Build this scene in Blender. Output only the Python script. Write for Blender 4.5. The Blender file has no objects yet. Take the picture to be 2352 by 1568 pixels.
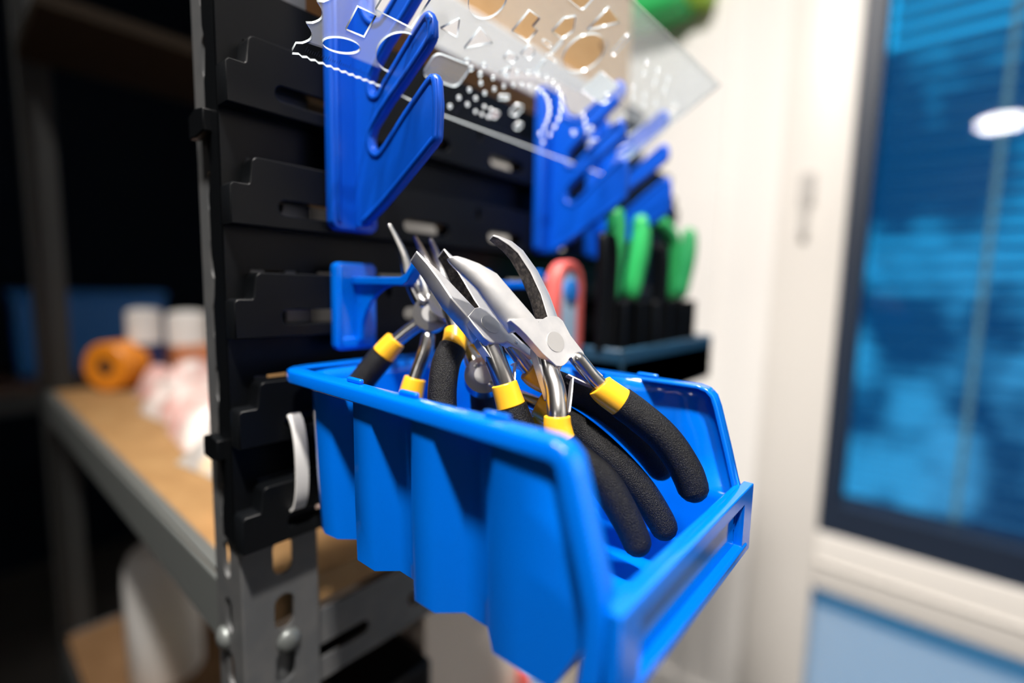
import bpy, bmesh, math, random
from mathutils import Vector, Matrix
random.seed(7)
SC = bpy.context.scene
COL = SC.collection
CAMZ = 1.10                      # lens height above the floor (m)

# ------------------------------------------------------------------ camera
cam = bpy.data.cameras.new('camera'); camo = bpy.data.objects.new('camera', cam); COL.objects.link(camo)
right = Vector((0.75823688, 0.65160295, 0.02214583)); up = Vector((-0.08691705, 0.06736032, 0.99393562)); fwd = Vector((-0.64615963, 0.75556349, -0.10771048))
mw = Matrix.Identity(4)
for i in range(3):
    mw[i][0] = right[i]; mw[i][1] = up[i]; mw[i][2] = -fwd[i]
mw[0][3], mw[1][3], mw[2][3] = 0.238, 0.0, CAMZ
camo.matrix_world = mw
cam.sensor_width = 36.0; cam.sensor_fit = 'HORIZONTAL'; cam.lens = 36.0 * 1130 / 2352
cam.clip_start = 0.005; cam.clip_end = 100
cam.dof.use_dof = True; cam.dof.focus_distance = 0.198; cam.dof.aperture_fstop = 1.9
cam.dof.aperture_blades = 0
SC.camera = camo

# ------------------------------------------------------------------ world and lamps
W = bpy.data.worlds.new('dusk'); SC.world = W; W.use_nodes = True
bg = W.node_tree.nodes['Background']; bg.inputs[0].default_value = (0.010, 0.30, 0.60, 1); bg.inputs[1].default_value = 1.9
SC.view_settings.view_transform = 'Standard'; SC.view_settings.look = 'None'
SC.view_settings.exposure = 0.0; SC.view_settings.gamma = 1.0; SC.view_settings.use_curve_mapping = False

def lamp(name, loc, target, size, power, color=(1, .945, .885), spread=180):
    l = bpy.data.lights.new(name, 'AREA'); l.shape = 'DISK'; l.size = size; l.energy = power; l.color = color; l.spread = math.radians(spread)
    o = bpy.data.objects.new(name, l); COL.objects.link(o); o.location = loc
    o.rotation_euler = (Vector(target) - Vector(loc)).to_track_quat('-Z', 'Y').to_euler()
    return o
lamp('ceiling_light_key', (0.62, -0.30, 2.54), (0.45, 0.0, 1.0), 0.11, 13, spread=75)
lamp('ceiling_light_room', (0.52, -3.35, 2.54), (0.5, -3.0, 0), 0.30, 12)
lamp('added_wall_wash', (0.0, -0.25, 2.54), (-0.1, 1.2, .75), 0.20, 19, spread=85)  # added lamp, brightens the window wall
lamp('added_side_wash', (1.35, 0.1, 2.54), (2.0, 1.23, 1.75), 0.22, 22, spread=100)  # added lamp, lights the upper right wall for the steel to reflect

# ------------------------------------------------------------------ materials
def mat(name, color, rough=.5, metal=0.0, spec=.5, bump=None, emit=None, coat=0, noise=None, trans=0, alpha=None, sss=0):
    m = bpy.data.materials.new(name); m.use_nodes = True; nt = m.node_tree; b = nt.nodes['Principled BSDF']
    b.inputs['Base Color'].default_value = (*color, 1); b.inputs['Roughness'].default_value = rough
    b.inputs['Metallic'].default_value = metal; b.inputs['Specular IOR Level'].default_value = spec
    b.inputs['Coat Weight'].default_value = coat; b.inputs['Transmission Weight'].default_value = trans
    if sss:
        b.inputs['Subsurface Weight'].default_value = sss; b.inputs['Subsurface Radius'].default_value = (.2, .5, 1); b.inputs['Subsurface Scale'].default_value = .002
    tc = nt.nodes.new('ShaderNodeTexCoord')
    if noise:
        sc, c2, lo, hi, stretch = noise
        mp = nt.nodes.new('ShaderNodeMapping'); mp.inputs['Scale'].default_value = stretch
        n = nt.nodes.new('ShaderNodeTexNoise'); n.inputs['Scale'].default_value = sc; n.inputs['Detail'].default_value = 4
        r = nt.nodes.new('ShaderNodeValToRGB'); r.color_ramp.elements[0].position = lo; r.color_ramp.elements[1].position = hi
        r.color_ramp.elements[0].color = (*color, 1); r.color_ramp.elements[1].color = (*c2, 1)
        nt.links.new(tc.outputs['Object'], mp.inputs[0]); nt.links.new(mp.outputs[0], n.inputs['Vector'])
        nt.links.new(n.outputs[0], r.inputs[0]); nt.links.new(r.outputs[0], b.inputs['Base Color'])
    if bump:
        sc, st, dist = bump[:3]
        n = nt.nodes.new('ShaderNodeTexNoise'); n.inputs['Scale'].default_value = sc; n.inputs['Detail'].default_value = 3
        bp = nt.nodes.new('ShaderNodeBump'); bp.inputs['Strength'].default_value = st; bp.inputs['Distance'].default_value = dist
        if len(bump) > 3:
            mp2 = nt.nodes.new('ShaderNodeMapping'); mp2.inputs['Scale'].default_value = bump[3]
            nt.links.new(tc.outputs['Object'], mp2.inputs[0]); nt.links.new(mp2.outputs[0], n.inputs['Vector'])
        else:
            nt.links.new(tc.outputs['Object'], n.inputs['Vector'])
        nt.links.new(n.outputs[0], bp.inputs['Height']); nt.links.new(bp.outputs[0], b.inputs['Normal'])
    if emit:
        b.inputs['Emission Color'].default_value = (*emit[0], 1); b.inputs['Emission Strength'].default_value = emit[1]
    return m

M = {}
M['blue'] = mat('blue_plastic', (.0, .135, .68), .13, spec=.5, bump=(160, .04, .0004), sss=.0)
M['bluegloss'] = mat('glossy_blue_plastic', (.0, .135, .66), .09, spec=.8)
M['bluehook'] = mat('blue_hook_plastic', (.0, .075, .52), .36, spec=.4, bump=(260, .08, .0005))
M['black'] = mat('black_panel_plastic', (.003, .0036, .0045), .38, spec=.16, bump=(900, .12, .0004))
M['steel'] = mat('brushed_steel', (.66, .66, .67), .42, .82, bump=(900, .10, .0002, (1, 1, .15)), noise=(140, (.78, .77, .77), .35, .7, (1, 1, 1)))
M['steel2'] = mat('polished_rod_steel', (.58, .57, .56), .25, 1.0, bump=(420, .08, .0003))
M['jaw'] = mat('dark_knurled_steel', (.055, .05, .047), .5, .9, bump=(700, .55, .0006), noise=(500, (.16, .14, .12), .45, .75, (1, 1, 1)))
M['rivet'] = mat('rivet_steel', (.68, .67, .66), .42, 1.0, bump=(1200, .1, .0002, (1, .2, 1)))
M['foam'] = mat('black_foam_rubber', (.005, .005, .0055), .42, spec=.3, bump=(2300, .9, .0007))
M['yellow'] = mat('yellow_sleeve', (.93, .48, .02), .3, spec=.45)
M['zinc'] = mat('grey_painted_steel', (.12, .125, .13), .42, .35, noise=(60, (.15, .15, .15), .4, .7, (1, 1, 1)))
M['shadesteel'] = mat('shade_darkened_steel', (.022, .024, .024), .5)  # grey steel at the back, darkened in colour to stand for shade
M['zincl'] = mat('galvanised_steel', (.19, .205, .20), .42, .5)
M['wood'] = mat('chipboard', (.30, .165, .062), .6, noise=(38, (.36, .21, .085), .35, .7, (1, 1, 1)))
M['card'] = mat('brown_cardboard', (.60, .36, .16), .8, noise=(24, (.66, .42, .2), .35, .7, (1, 1, 6)))
M['white'] = mat('white_plastic', (.78, .77, .75), .45)
M['wall'] = mat('white_painted_wall', (.86, .84, .815), .75, bump=(60, .1, .001))
M['ceil'] = mat('white_ceiling', (.80, .79, .77), .8)
M['navy'] = mat('shade_darkened_wall', (.0015, .004, .009), .9, spec=.1)  # near-black colour stands in for the lack of light on this wall
M['floor'] = mat('grey_floor', (.03, .028, .026), .5, noise=(9, (.045, .04, .036), .35, .7, (1, 1, 1)))
M['frame'] = mat('cream_window_frame', (.80, .765, .72), .4)
M['gasket'] = mat('dark_navy_gasket', (.012, .022, .045), .5)
M['slat'] = mat('pale_blue_blind', (.16, .52, .74), .35, .1)
M['cord'] = mat('blind_cord', (.10, .26, .34), .8)
M['green'] = mat('green_rubber', (.035, .50, .13), .38)
M['dgreen'] = mat('dark_green_rubber', (.015, .22, .07), .4)
M['dblue'] = mat('dark_blue_plastic', (.010, .045, .085), .4)
M['red'] = mat('coral_red_plastic', (.85, .16, .14), .35)
M['pale'] = mat('pale_blue_inlay', (.45, .64, .85), .4)
M['btn'] = mat('blue_button', (.02, .22, .72), .4)
M['orange'] = mat('orange_tape', (.80, .26, .015), .4)
M['brown'] = mat('dark_brown', (.06, .03, .015), .6)
M['lime'] = mat('lime_rubber', (.42, .72, .05), .4)
M['navybox'] = mat('navy_box', (.012, .02, .09), .5)
M['latch'] = mat('grey_latch', (.52, .50, .48), .4)
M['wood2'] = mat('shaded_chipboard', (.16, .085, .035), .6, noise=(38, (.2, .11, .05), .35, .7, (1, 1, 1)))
M['vdark'] = mat('shade_darkened_board', (.014, .009, .005), .7, spec=.1)  # rear shelf board, the shade of its unlit underside put into the colour
M['beige'] = mat('pale_carton', (.72, .63, .54), .7)
M['rust'] = mat('orange_carton', (.55, .2, .08), .6)
M['bag'] = mat('clear_parts_bag', (.68, .60, .56), .3, noise=(30, (.72, .40, .36), .5, .62, (1, 1, 1)), bump=(60, .5, .004))
M['bag2'] = mat('pink_parts_bag', (.66, .36, .33), .3, noise=(25, (.80, .74, .70), .42, .6, (1, 1, 1)), bump=(60, .5, .004))
M['bag3'] = mat('grey_parts_bag', (.50, .48, .46), .3, noise=(22, (.75, .60, .42), .5, .6, (1, 1, 1)), bump=(60, .5, .004))
M['bluebox'] = mat('blue_crate_plastic', (.004, .11, .36), .45)
M['teal'] = mat('green_cap', (.01, .22, .09), .4)
M['facade'] = mat('dusk_facade', (.05, .12, .20), .9, noise=(1.5, (.95, .97, .98), .45, .6, (1, 1, .7)))
M['facade2'] = mat('dark_facade', (.05, .12, .2), .9, noise=(2.0, (.28, .46, .6), .45, .6, (1, 1, .4)))

def schlick(nt):
    lw = nt.nodes.new('ShaderNodeLayerWeight'); lw.inputs[0].default_value = .5
    p = nt.nodes.new('ShaderNodeMath'); p.operation = 'POWER'; p.inputs[1].default_value = 4
    m = nt.nodes.new('ShaderNodeMath'); m.operation = 'MULTIPLY_ADD'; m.inputs[1].default_value = .85; m.inputs[2].default_value = .04
    nt.links.new(lw.outputs['Facing'], p.inputs[0]); nt.links.new(p.outputs[0], m.inputs[0]); return m
def acrylic():
    m = bpy.data.materials.new('clear_acrylic'); m.use_nodes = True; nt = m.node_tree; nt.nodes.clear()
    out = nt.nodes.new('ShaderNodeOutputMaterial'); tr = nt.nodes.new('ShaderNodeBsdfTransparent'); tr.inputs[0].default_value = (.91, .935, .945, 1)
    gl = nt.nodes.new('ShaderNodeBsdfGlossy'); gl.inputs['Roughness'].default_value = .12
    tl = nt.nodes.new('ShaderNodeBsdfTranslucent'); tl.inputs[0].default_value = (.86, .88, .9, 1)
    df = nt.nodes.new('ShaderNodeBsdfDiffuse'); df.inputs[0].default_value = (.8, .82, .84, 1)
    fr = schlick(nt)
    a = nt.nodes.new('ShaderNodeMixShader'); a.inputs[0].default_value = .05
    c = nt.nodes.new('ShaderNodeMixShader'); c.inputs[0].default_value = .02
    b = nt.nodes.new('ShaderNodeMixShader')
    nt.links.new(tr.outputs[0], a.inputs[1]); nt.links.new(tl.outputs[0], a.inputs[2])
    nt.links.new(a.outputs[0], c.inputs[1]); nt.links.new(df.outputs[0], c.inputs[2])
    nt.links.new(fr.outputs[0], b.inputs[0]); nt.links.new(c.outputs[0], b.inputs[1]); nt.links.new(gl.outputs[0], b.inputs[2])
    nt.links.new(b.outputs[0], out.inputs[0]); return m
def glass(name, tint, haze=0, hazecol=(.6, .8, 1), milk=0):
    m = bpy.data.materials.new(name); m.use_nodes = True; nt = m.node_tree; nt.nodes.clear()
    out = nt.nodes.new('ShaderNodeOutputMaterial'); tr = nt.nodes.new('ShaderNodeBsdfTransparent'); tr.inputs[0].default_value = (*tint, 1)
    gl = nt.nodes.new('ShaderNodeBsdfGlossy'); gl.inputs['Roughness'].default_value = .02
    fr = schlick(nt)
    tl = nt.nodes.new('ShaderNodeBsdfTranslucent'); tl.inputs[0].default_value = (*hazecol, 1)
    if milk:
        df = nt.nodes.new('ShaderNodeBsdfDiffuse'); df.inputs[0].default_value = (.8, .86, .9, 1)
        mk = nt.nodes.new('ShaderNodeMixShader'); mk.inputs[0].default_value = milk
        nt.links.new(tl.outputs[0], mk.inputs[1]); nt.links.new(df.outputs[0], mk.inputs[2]); tl = mk
    a = nt.nodes.new('ShaderNodeMixShader'); a.inputs[0].default_value = haze
    b = nt.nodes.new('ShaderNodeMixShader')
    nt.links.new(tr.outputs[0], a.inputs[1]); nt.links.new(tl.outputs[0], a.inputs[2])
    nt.links.new(fr.outputs[0], b.inputs[0]); nt.links.new(a.outputs[0], b.inputs[1]); nt.links.new(gl.outputs[0], b.inputs[2])
    nt.links.new(b.outputs[0], out.inputs[0]); return m
M['acrylic'] = acrylic()
M['acredge'] = mat('acrylic_cut_edge', (.50, .55, .58), .15, spec=.9)
M['tick'] = mat('printed_scale', (.10, .09, .08), .6)
M['glass'] = glass('window_glass', (.97, .98, 1))
M['frost'] = glass('frosted_glass', (.9, .95, 1), .93, (.92, .95, .97), .3)

# ------------------------------------------------------------------ helpers (millimetres, z from the lens height)
def V(x, y, z): return Vector((x / 1000, y / 1000, z / 1000 + CAMZ))
def U(p): return V(*p)

def link(name, me, parent=None, mats=None, smooth=35, bevel=0, seg=2, label=None):
    o = bpy.data.objects.new(name, me); COL.objects.link(o)
    for m in (mats if isinstance(mats, (list, tuple)) else [mats]):
        if m: me.materials.append(M[m] if isinstance(m, str) else m)
    if smooth:
        for p in me.polygons: p.use_smooth = True
        me.set_sharp_from_angle(angle=math.radians(smooth))
    if parent:
        o.parent = parent; off = parent_world(parent)
        me.transform(Matrix.Translation(-off))
    if bevel:
        b = o.modifiers.new('bevel', 'BEVEL'); b.width = bevel; b.segments = seg; b.limit_method = 'ANGLE'; b.angle_limit = math.radians(40)
        for p in me.polygons: p.use_smooth = True
    if label: o['label'] = label
    return o
def parent_world(p):
    v = Vector((0, 0, 0))
    while p: v = v + p.location; p = p.parent
    return v
def obj(name, bm, mats, parent=None, **k):
    bmesh.ops.recalc_face_normals(bm, faces=bm.faces)
    me = bpy.data.meshes.new(name); bm.to_mesh(me); bm.free()
    return link(name, me, parent, mats, **k)
def thing(name, label, cat, loc=(0, 0, 0), group=None):
    o = bpy.data.objects.new(name, None); COL.objects.link(o); o.location = loc; o.empty_display_size = .01
    return tag(o, label, cat, group)
def tag(o, label, cat, group=None, kind=None):
    o['label'] = label; o['category'] = cat
    if group: o['group'] = group
    if kind: o['kind'] = kind
    return o
def center(o):
    """put the origin of a single mesh thing at the middle of its base"""
    me = o.data; xs = [v.co for v in me.vertices]
    c = Vector((sum((max(v[i] for v in xs) + min(v[i] for v in xs)) / 2 * (1 if i == j else 0) for i in range(3)) for j in range(3)))
    c.z = min(v.z for v in xs)
    me.transform(Matrix.Translation(-c)); o.location = o.location + c
    return o
def box(bm, a, b):
    a, b = U(a), U(b)
    vs = [bm.verts.new((x, y, z)) for x in (a.x, b.x) for y in (a.y, b.y) for z in (a.z, b.z)]
    for f in ((0, 1, 3, 2), (4, 6, 7, 5), (0, 4, 5, 1), (2, 3, 7, 6), (0, 2, 6, 4), (1, 5, 7, 3)): bm.faces.new([vs[i] for i in f])
def boxes(*l):
    bm = bmesh.new()
    for a, b in l: box(bm, a, b)
    return bm
def prism(bm, pts, d):
    """pts: world-space Vector polygon, d: extrusion vector"""
    lo = [bm.verts.new(p) for p in pts]; hi = [bm.verts.new(p + d) for p in pts]
    fs = [bm.faces.new(lo), bm.faces.new(hi[::-1])]
    n = len(pts)
    for i in range(n): fs.append(bm.faces.new((lo[i], hi[i], hi[(i + 1) % n], lo[(i + 1) % n])))
    return fs
def catmull(P, n=8):
    P = [Vector(p) for p in P]; out = []
    for i in range(len(P) - 1):
        p0 = P[max(i - 1, 0)]; p1 = P[i]; p2 = P[i + 1]; p3 = P[min(i + 2, len(P) - 1)]
        for k in range(n):
            t = k / n
            out.append(.5 * ((2 * p1) + (p2 - p0) * t + (2 * p0 - 5 * p1 + 4 * p2 - p3) * t * t + (3 * p1 - p0 - 3 * p2 + p3) * t ** 3))
    out.append(P[-1]); return out
def tube(bm, P, R, seg=20, cap='round', flat=None):
    """P world points, R radius (m) per point; flat=(axis, ratio) squashes"""
    n = len(P); rings = []
    if not isinstance(R, (list, tuple)): R = [R] * n
    P = list(P); R = list(R)
    if cap in ('round', 'end'):
        d = (P[-1] - P[-2]).normalized(); e = P[-1]; r = R[-1]
        while len(P) > 3 and (P[-2] - e).length < r * 1.05: del P[-2]; del R[-2]
        r = R[-2]
        P[-1:] = [e + d * (r * (math.sin(a) - 1)) for a in (0, .4, .8, 1.15, 1.4, 1.55)]; R[-1:] = [r * math.cos(a) for a in (0, .4, .8, 1.15, 1.4, 1.55)]
    if cap in ('round', 'start'):
        d = (P[0] - P[1]).normalized(); e = P[0]; r = R[0]
        while len(P) > 3 and (P[1] - e).length < r * 1.05: del P[1]; del R[1]
        aa = (1.55, 1.4, 1.15, .8, .4, 0)
        P[0:1] = [e + d * (r * (math.sin(a) - 1)) for a in aa]; R[0:1] = [r * math.cos(a) for a in aa]
    n = len(P)
    t0 = (P[1] - P[0]).normalized(); nrm = t0.orthogonal().normalized()
    for i in range(n):
        t = (P[min(i + 1, n - 1)] - P[max(i - 1, 0)]).normalized()
        nrm = (nrm - t * nrm.dot(t)).normalized(); b = t.cross(nrm)
        ring = []
        for k in range(seg):
            a = 2 * math.pi * k / seg; o = (nrm * math.cos(a) + b * math.sin(a)) * R[i]
            if flat: o = o - flat[0] * (o.dot(flat[0]) * (1 - flat[1]))
            ring.append(bm.verts.new(P[i] + o))
        rings.append(ring)
    for a, b_ in zip(rings, rings[1:]):
        for k in range(seg): bm.faces.new((a[k], a[(k + 1) % seg], b_[(k + 1) % seg], b_[k]))
    bm.faces.new(rings[0][::-1]); bm.faces.new(rings[-1])
def disc(bm, c, n, r, h, seg=32, dome=0):
    n = n.normalized(); a = n.orthogonal().normalized(); b = n.cross(a)
    lo = [bm.verts.new(c + (a * math.cos(2 * math.pi * k / seg) + b * math.sin(2 * math.pi * k / seg)) * r) for k in range(seg)]
    hi = [bm.verts.new(v.co + n * h) for v in lo]
    bm.faces.new(lo[::-1])
    for k in range(seg): bm.faces.new((lo[k], lo[(k + 1) % seg], hi[(k + 1) % seg], hi[k]))
    if dome:
        prev = hi
        for s in (.75, .45):
            cur = [bm.verts.new(c + n * (h + dome * (1 - s * s)) + (v.co - c - n * h) * s) for v in hi]
            for k in range(seg): bm.faces.new((prev[k], prev[(k + 1) % seg], cur[(k + 1) % seg], cur[k]))
            prev = cur
        bm.faces.new(prev)
    else: bm.faces.new(hi)
def curve_sheet(outer, holes, thick, bevel=0):
    """flat plate with holes from 2D outlines (metres); returns a mesh in the XY plane, z in +-thick/2"""
    cu = bpy.data.curves.new('sheet', 'CURVE'); cu.dimensions = '2D'; cu.fill_mode = 'BOTH'; cu.extrude = thick / 2; cu.bevel_depth = bevel; cu.bevel_resolution = 1
    for loop in [outer] + holes:
        s = cu.splines.new('POLY'); s.points.add(len(loop) - 1); s.use_cyclic_u = True
        for p, q in zip(s.points, loop): p.co = (q[0], q[1], 0, 1)
    o = bpy.data.objects.new('sheet', cu); COL.objects.link(o)
    dg = bpy.context.evaluated_depsgraph_get(); me = bpy.data.meshes.new_from_object(o.evaluated_get(dg))
    bpy.data.objects.remove(o); bpy.data.curves.remove(cu); me.materials.clear(); return me
def circ(cx, cy, r, n=24, ry=None, rot=0):
    ry = ry or r; c, s = math.cos(rot), math.sin(rot); o = []
    for k in range(n):
        x = r * math.cos(2 * math.pi * k / n); y = ry * math.sin(2 * math.pi * k / n); o.append((cx + x * c - y * s, cy + x * s + y * c))
    return o
def rect(cx, cy, w, h, rot=0, r=0):
    c, s = math.cos(rot), math.sin(rot); pts = []
    if r:
        for qx, qy, a0 in ((w / 2 - r, h / 2 - r, 0), (-w / 2 + r, h / 2 - r, 90), (-w / 2 + r, -h / 2 + r, 180), (w / 2 - r, -h / 2 + r, 270)):
            for k in range(6):
                a = math.radians(a0 + k * 18); pts.append((qx + r * math.cos(a), qy + r * math.sin(a)))
    else: pts = [(w / 2, h / 2), (-w / 2, h / 2), (-w / 2, -h / 2), (w / 2, -h / 2)]
    return [(cx + x * c - y * s, cy + x * s + y * c) for x, y in pts]
def mmloop(l): return [(a / 1000, b / 1000) for a, b in l]
def copy_tree(o, parent=None):
    c = o.copy(); COL.objects.link(c); c.parent = parent
    for ch in list(o.children): copy_tree(ch, c)
    return c

# ------------------------------------------------------------------ the room
def struct(name, bm, m, **k):
    o = obj(name, bm, m, smooth=0, **k); o['kind'] = 'structure'; return o
Z0 = -CAMZ * 1000
struct('floor', boxes(((-2300, -4000, Z0 - 60), (2400, 1330, Z0))), 'floor')
struct('ceiling', boxes(((-2300, -4000, 1460), (2400, 1330, 1520))), 'ceil')
struct('wall_left', boxes(((-2360, -4000, Z0), (-2300, 1330, 1460))), 'navy')  # 'navy' is a near-black colour standing in for the lack of light here
struct('wall_right', boxes(((2400, -4000, Z0), (2460, 1330, 1460))), 'wall')
struct('wall_front', boxes(((-2300, -4060, Z0), (2400, -4000, 1460))), 'floor')
# the window wall with an opening from x=40 to 1300
struct('wall_back', boxes(((-2300, 1230, Z0), (40, 1330, 1460)), ((1300, 1230, Z0), (2400, 1330, 1460)), ((40, 1230, 1300), (1300, 1330, 1460)), ((40, 1230, Z0), (1300, 1330, -1060))), 'wall')
w = struct('window_1', boxes(((-40, 1196, -1080), (87, 1236, 1330)), ((1255, 1196, -1080), (1340, 1236, 1330)), ((87, 1196, 1270), (1255, 1236, 1330)), ((87, 1200, -632), (1255, 1236, -505)), ((87, 1196, -1080), (1255, 1236, -1000)), ((87, 1194, -575), (1255, 1200, -566))), 'frame', bevel=.003)
w.location = (0, 0, 0)
obj('dark_frame', boxes(((87, 1206, -505), (121, 1290, 1270)), ((121, 1206, -505), (1255, 1290, -440)), ((1230, 1206, -505), (1255, 1290, 1270))), 'gasket', w, smooth=0)
obj('glass', boxes(((121, 1226, -440), (1230, 1230, 1270))), 'glass', w, smooth=0)
bm = boxes(((2, 1188, 186), (30, 1196, 250)), ((8, 1180, 120), (22, 1196, 250)))
obj('window_latch', bm, 'latch', w, bevel=.002)
w2 = struct('window_2', boxes(((54, 1240, -1000), (75, 1262, -632)), ((1235, 1240, -1000), (1256, 1262, -632)), ((75, 1240, -645), (1235, 1262, -632)), ((75, 1240, -1000), (1235, 1262, -985))), 'gasket')
obj('frosted_glass', boxes(((75, 1248, -985), (1235, 1254, -645))), 'frost', w2, smooth=0)
struct('trim_1', boxes(((-200, 1222, Z0), (-165, 1232, 1460))), 'wall')
bm = boxes(((-2300, 1216, Z0), (40, 1230, Z0 + 80)))
struct('baseboard_back', bm, 'wall')

# the blind outside the glass
bl = thing('venetian_blind', 'pale blue venetian blind with thin horizontal slats behind the dark framed window', 'blind', V(675, 1310, -440))
bm = bmesh.new()
z = -432
while z < 1270:
    a = math.radians(-24); hw = 14
    pr = []
    for s in (-1, -.5, 0, .5, 1):
        yy = s * hw; crown = 2.2 * (1 - s * s)
        pr.append((yy * math.cos(a) - crown * math.sin(a), yy * math.sin(a) + crown * math.cos(a)))
    L = [bm.verts.new(V(128, 1310 + y, z + q)) for y, q in pr]; R = [bm.verts.new(V(1225, 1310 + y, z + q)) for y, q in pr]
    for i in range(4): bm.faces.new((L[i], R[i], R[i + 1], L[i + 1]))
    z += 33
o = obj('slats', bm, 'slat', bl)
so = o.modifiers.new('thick', 'SOLIDIFY'); so.thickness = .0006
obj('bottom_rail', boxes(((126, 1298, -470), (1227, 1322, -450))), 'slat', bl, bevel=.002)
for x in (304, 760, 1180): obj('ladder_cord', boxes(((x - 5, 1290, -460), (x + 5, 1291.5, 1270))), 'cord', bl, smooth=0)

# houses outside
bm = boxes(((-2500, 6000, -3600), (1500, 9000, 2300)))
tag(center(obj('neighbouring_building', bm, 'facade', smooth=0)), 'blue-lit building front seen through the gaps of the window blind', 'building')
bm = boxes(((1500, 5200, -3600), (6500, 8000, 1300)))
tag(center(obj('neighbouring_building', bm, 'facade2', smooth=0)), 'darker lower building beyond the blind at the right edge', 'building')
bm = boxes(((-8000, 1500, -3700), (9000, 12000, -3600)))
struct('floor_outside', bm, 'facade2')

# ------------------------------------------------------------------ shelving unit carrying the panel
SU = thing('shelving_unit', 'grey slotted-angle steel shelving bench with pale chipboard board behind the black panel', 'shelving', V(-390, 520, Z0))
def angle_post(x, y, sx, sy, z1, slots):
    """L-shaped post: flange A in the YZ plane, flange B in the XZ plane, slotted"""
    zc0, zc1 = Z0, z1
    hs = []
    if slots:
        z = -1000
        for k in range(40):
            hs.append(rect(20 * 1, slots[0] + k * slots[1], 10.5, 20, 0, 5.2))
    hs = [h for h in hs if min(p[1] for p in h) > zc0 + 5 and max(p[1] for p in h) < zc1 - 5]
    me = curve_sheet(mmloop(rect(19.5, (zc0 + zc1) / 2, 39, zc1 - zc0)), [mmloop(h) for h in hs], .002)
    mA = me.copy(); mB = me.copy(); bpy.data.meshes.remove(me)
    base = V(x, y, 0)
    mA.transform(Matrix(((0, 0, 1, base.x), (sy, 0, 0, base.y), (0, 1, 0, base.z), (0, 0, 0, 1))))
    mB.transform(Matrix(((-sx * .85, 0, 0, base.x), (0, 0, 1, base.y), (0, 1, 0, base.z), (0, 0, 0, 1))))
    bm = bmesh.new(); bm.from_mesh(mA); bm.from_mesh(mB)
    tube(bm, [V(x - sx * .6, y + sy * .6, zc0), V(x - sx * .6, y + sy * .6, zc1)], .0016, 10, None)
    return bm
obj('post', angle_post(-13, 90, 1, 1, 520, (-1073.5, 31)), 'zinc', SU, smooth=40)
obj('post', angle_post(-760, 90, -1, 1, 520, None), 'shadesteel', SU, smooth=40)
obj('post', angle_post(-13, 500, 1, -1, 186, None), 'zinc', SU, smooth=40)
obj('post', angle_post(-760, 500, -1, -1, 186, None), 'shadesteel', SU, smooth=40)
def rail(a, b, m='zinc'):
    return obj('rail', boxes((a, b)), m, SU, bevel=.0015)
def slotted_rail(y0, y1, z0, z1, x):
    hs = []; y = y0 + 36
    while y < y1 - 40:
        hs.append(rect(y + 16, (z0 + z1) / 2 - 4, 42, 9, 0, 4.4)); y += 72
    me = curve_sheet(mmloop(rect((y0 + y1) / 2, (z0 + z1) / 2, y1 - y0, z1 - z0)), [mmloop(h) for h in hs], .002)
    b = V(x, 0, 0)
    me.transform(Matrix(((0, 0, 1, b.x), (1, 0, 0, 0), (0, 1, 0, b.z), (0, 0, 0, 1))))
    return link('rail', me, SU, 'zinc', smooth=40)
slotted_rail(92, 498, -232, -188, -18)
rail((-758, 92.5, -205), (-18, 95, -167), 'zincl'); rail((-758, 96, -168.5), (-18, 104, -167), 'zincl')
rail((-758, 94, -232), (-756, 498, -188)); rail((-758, 495, -205), (-18, 497.5, -167))
obj('shelf_board', boxes(((-752, 97, -184), (-20, 492, -168.5))), 'wood', SU, smooth=0)
# narrow upper shelf at the front, and a high rear shelf
rail((-16.5, 150, 150), (-14.5, 498, 186), 'frame')
obj('shelf_board', boxes(((-165, 150, 172), (-18, 492, 185))), 'wood', SU, smooth=0)
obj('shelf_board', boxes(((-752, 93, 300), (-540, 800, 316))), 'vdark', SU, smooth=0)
# lower shelf
rail((-16.5, 92, -600), (-14.5, 498, -560)); rail((-758, 92.5, -600), (-18, 94.5, -560)); rail((-758, 94, -600), (-756, 498, -560))
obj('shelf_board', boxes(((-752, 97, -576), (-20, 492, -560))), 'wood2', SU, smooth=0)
for p, n in (((-12, 111.5, -191.5), (1, 0, 0)), ((-37, 89, -190.5), (0, -1, 0))):
    bm = bmesh.new(); disc(bm, U(p), Vector(n), .0062, .0015, 24, .003); obj('bolt', bm, 'zincl', SU, smooth=50)

# ------------------------------------------------------------------ black louvred tool panel
PN = thing('pegboard', 'black plastic louvred pegboard with slots and horizontal ribs fixed to the steel post', 'pegboard', V(-6, 330, -128))
YL, YR = 87, 572
def yz(me, x):
    b = V(x, 0, 0)
    me.transform(Matrix(((0, 0, 1, b.x), (1, 0, 0, 0), (0, 1, 0, b.z), (0, 0, 0, 1)))); return me
def slots_at(z, tabz):
    h = [rect(125 + 72 * k, z, 36, 8.2, 0, 4) for k in range(6)]
    h += [rect(97 + 72 * k, tabz, 4.5, 9, 0, 2.2) for k in range(1, 7)]
    return [mmloop(l) for l in h]
allh = []
for k in range(-2, 3):
    sh = -8.3 + 51.6 * k; allh += slots_at(sh - 8, sh + 5.5)
for k in range(-2, 3):
    sh = -8.3 + 51.6 * k
    for y0 in (96.5, 130, 168, 206, 244, 282, 320, 358): allh.append(mmloop(rect(y0 + 13, sh + 13.6, 23, 1.8)))
me = curve_sheet(mmloop([(YL, -128), (YR, -128), (YR, 134), (YL, 134)]), allh, .002)
link('backing_sheet', yz(me, -11.5), PN, 'black', smooth=40)
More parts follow.
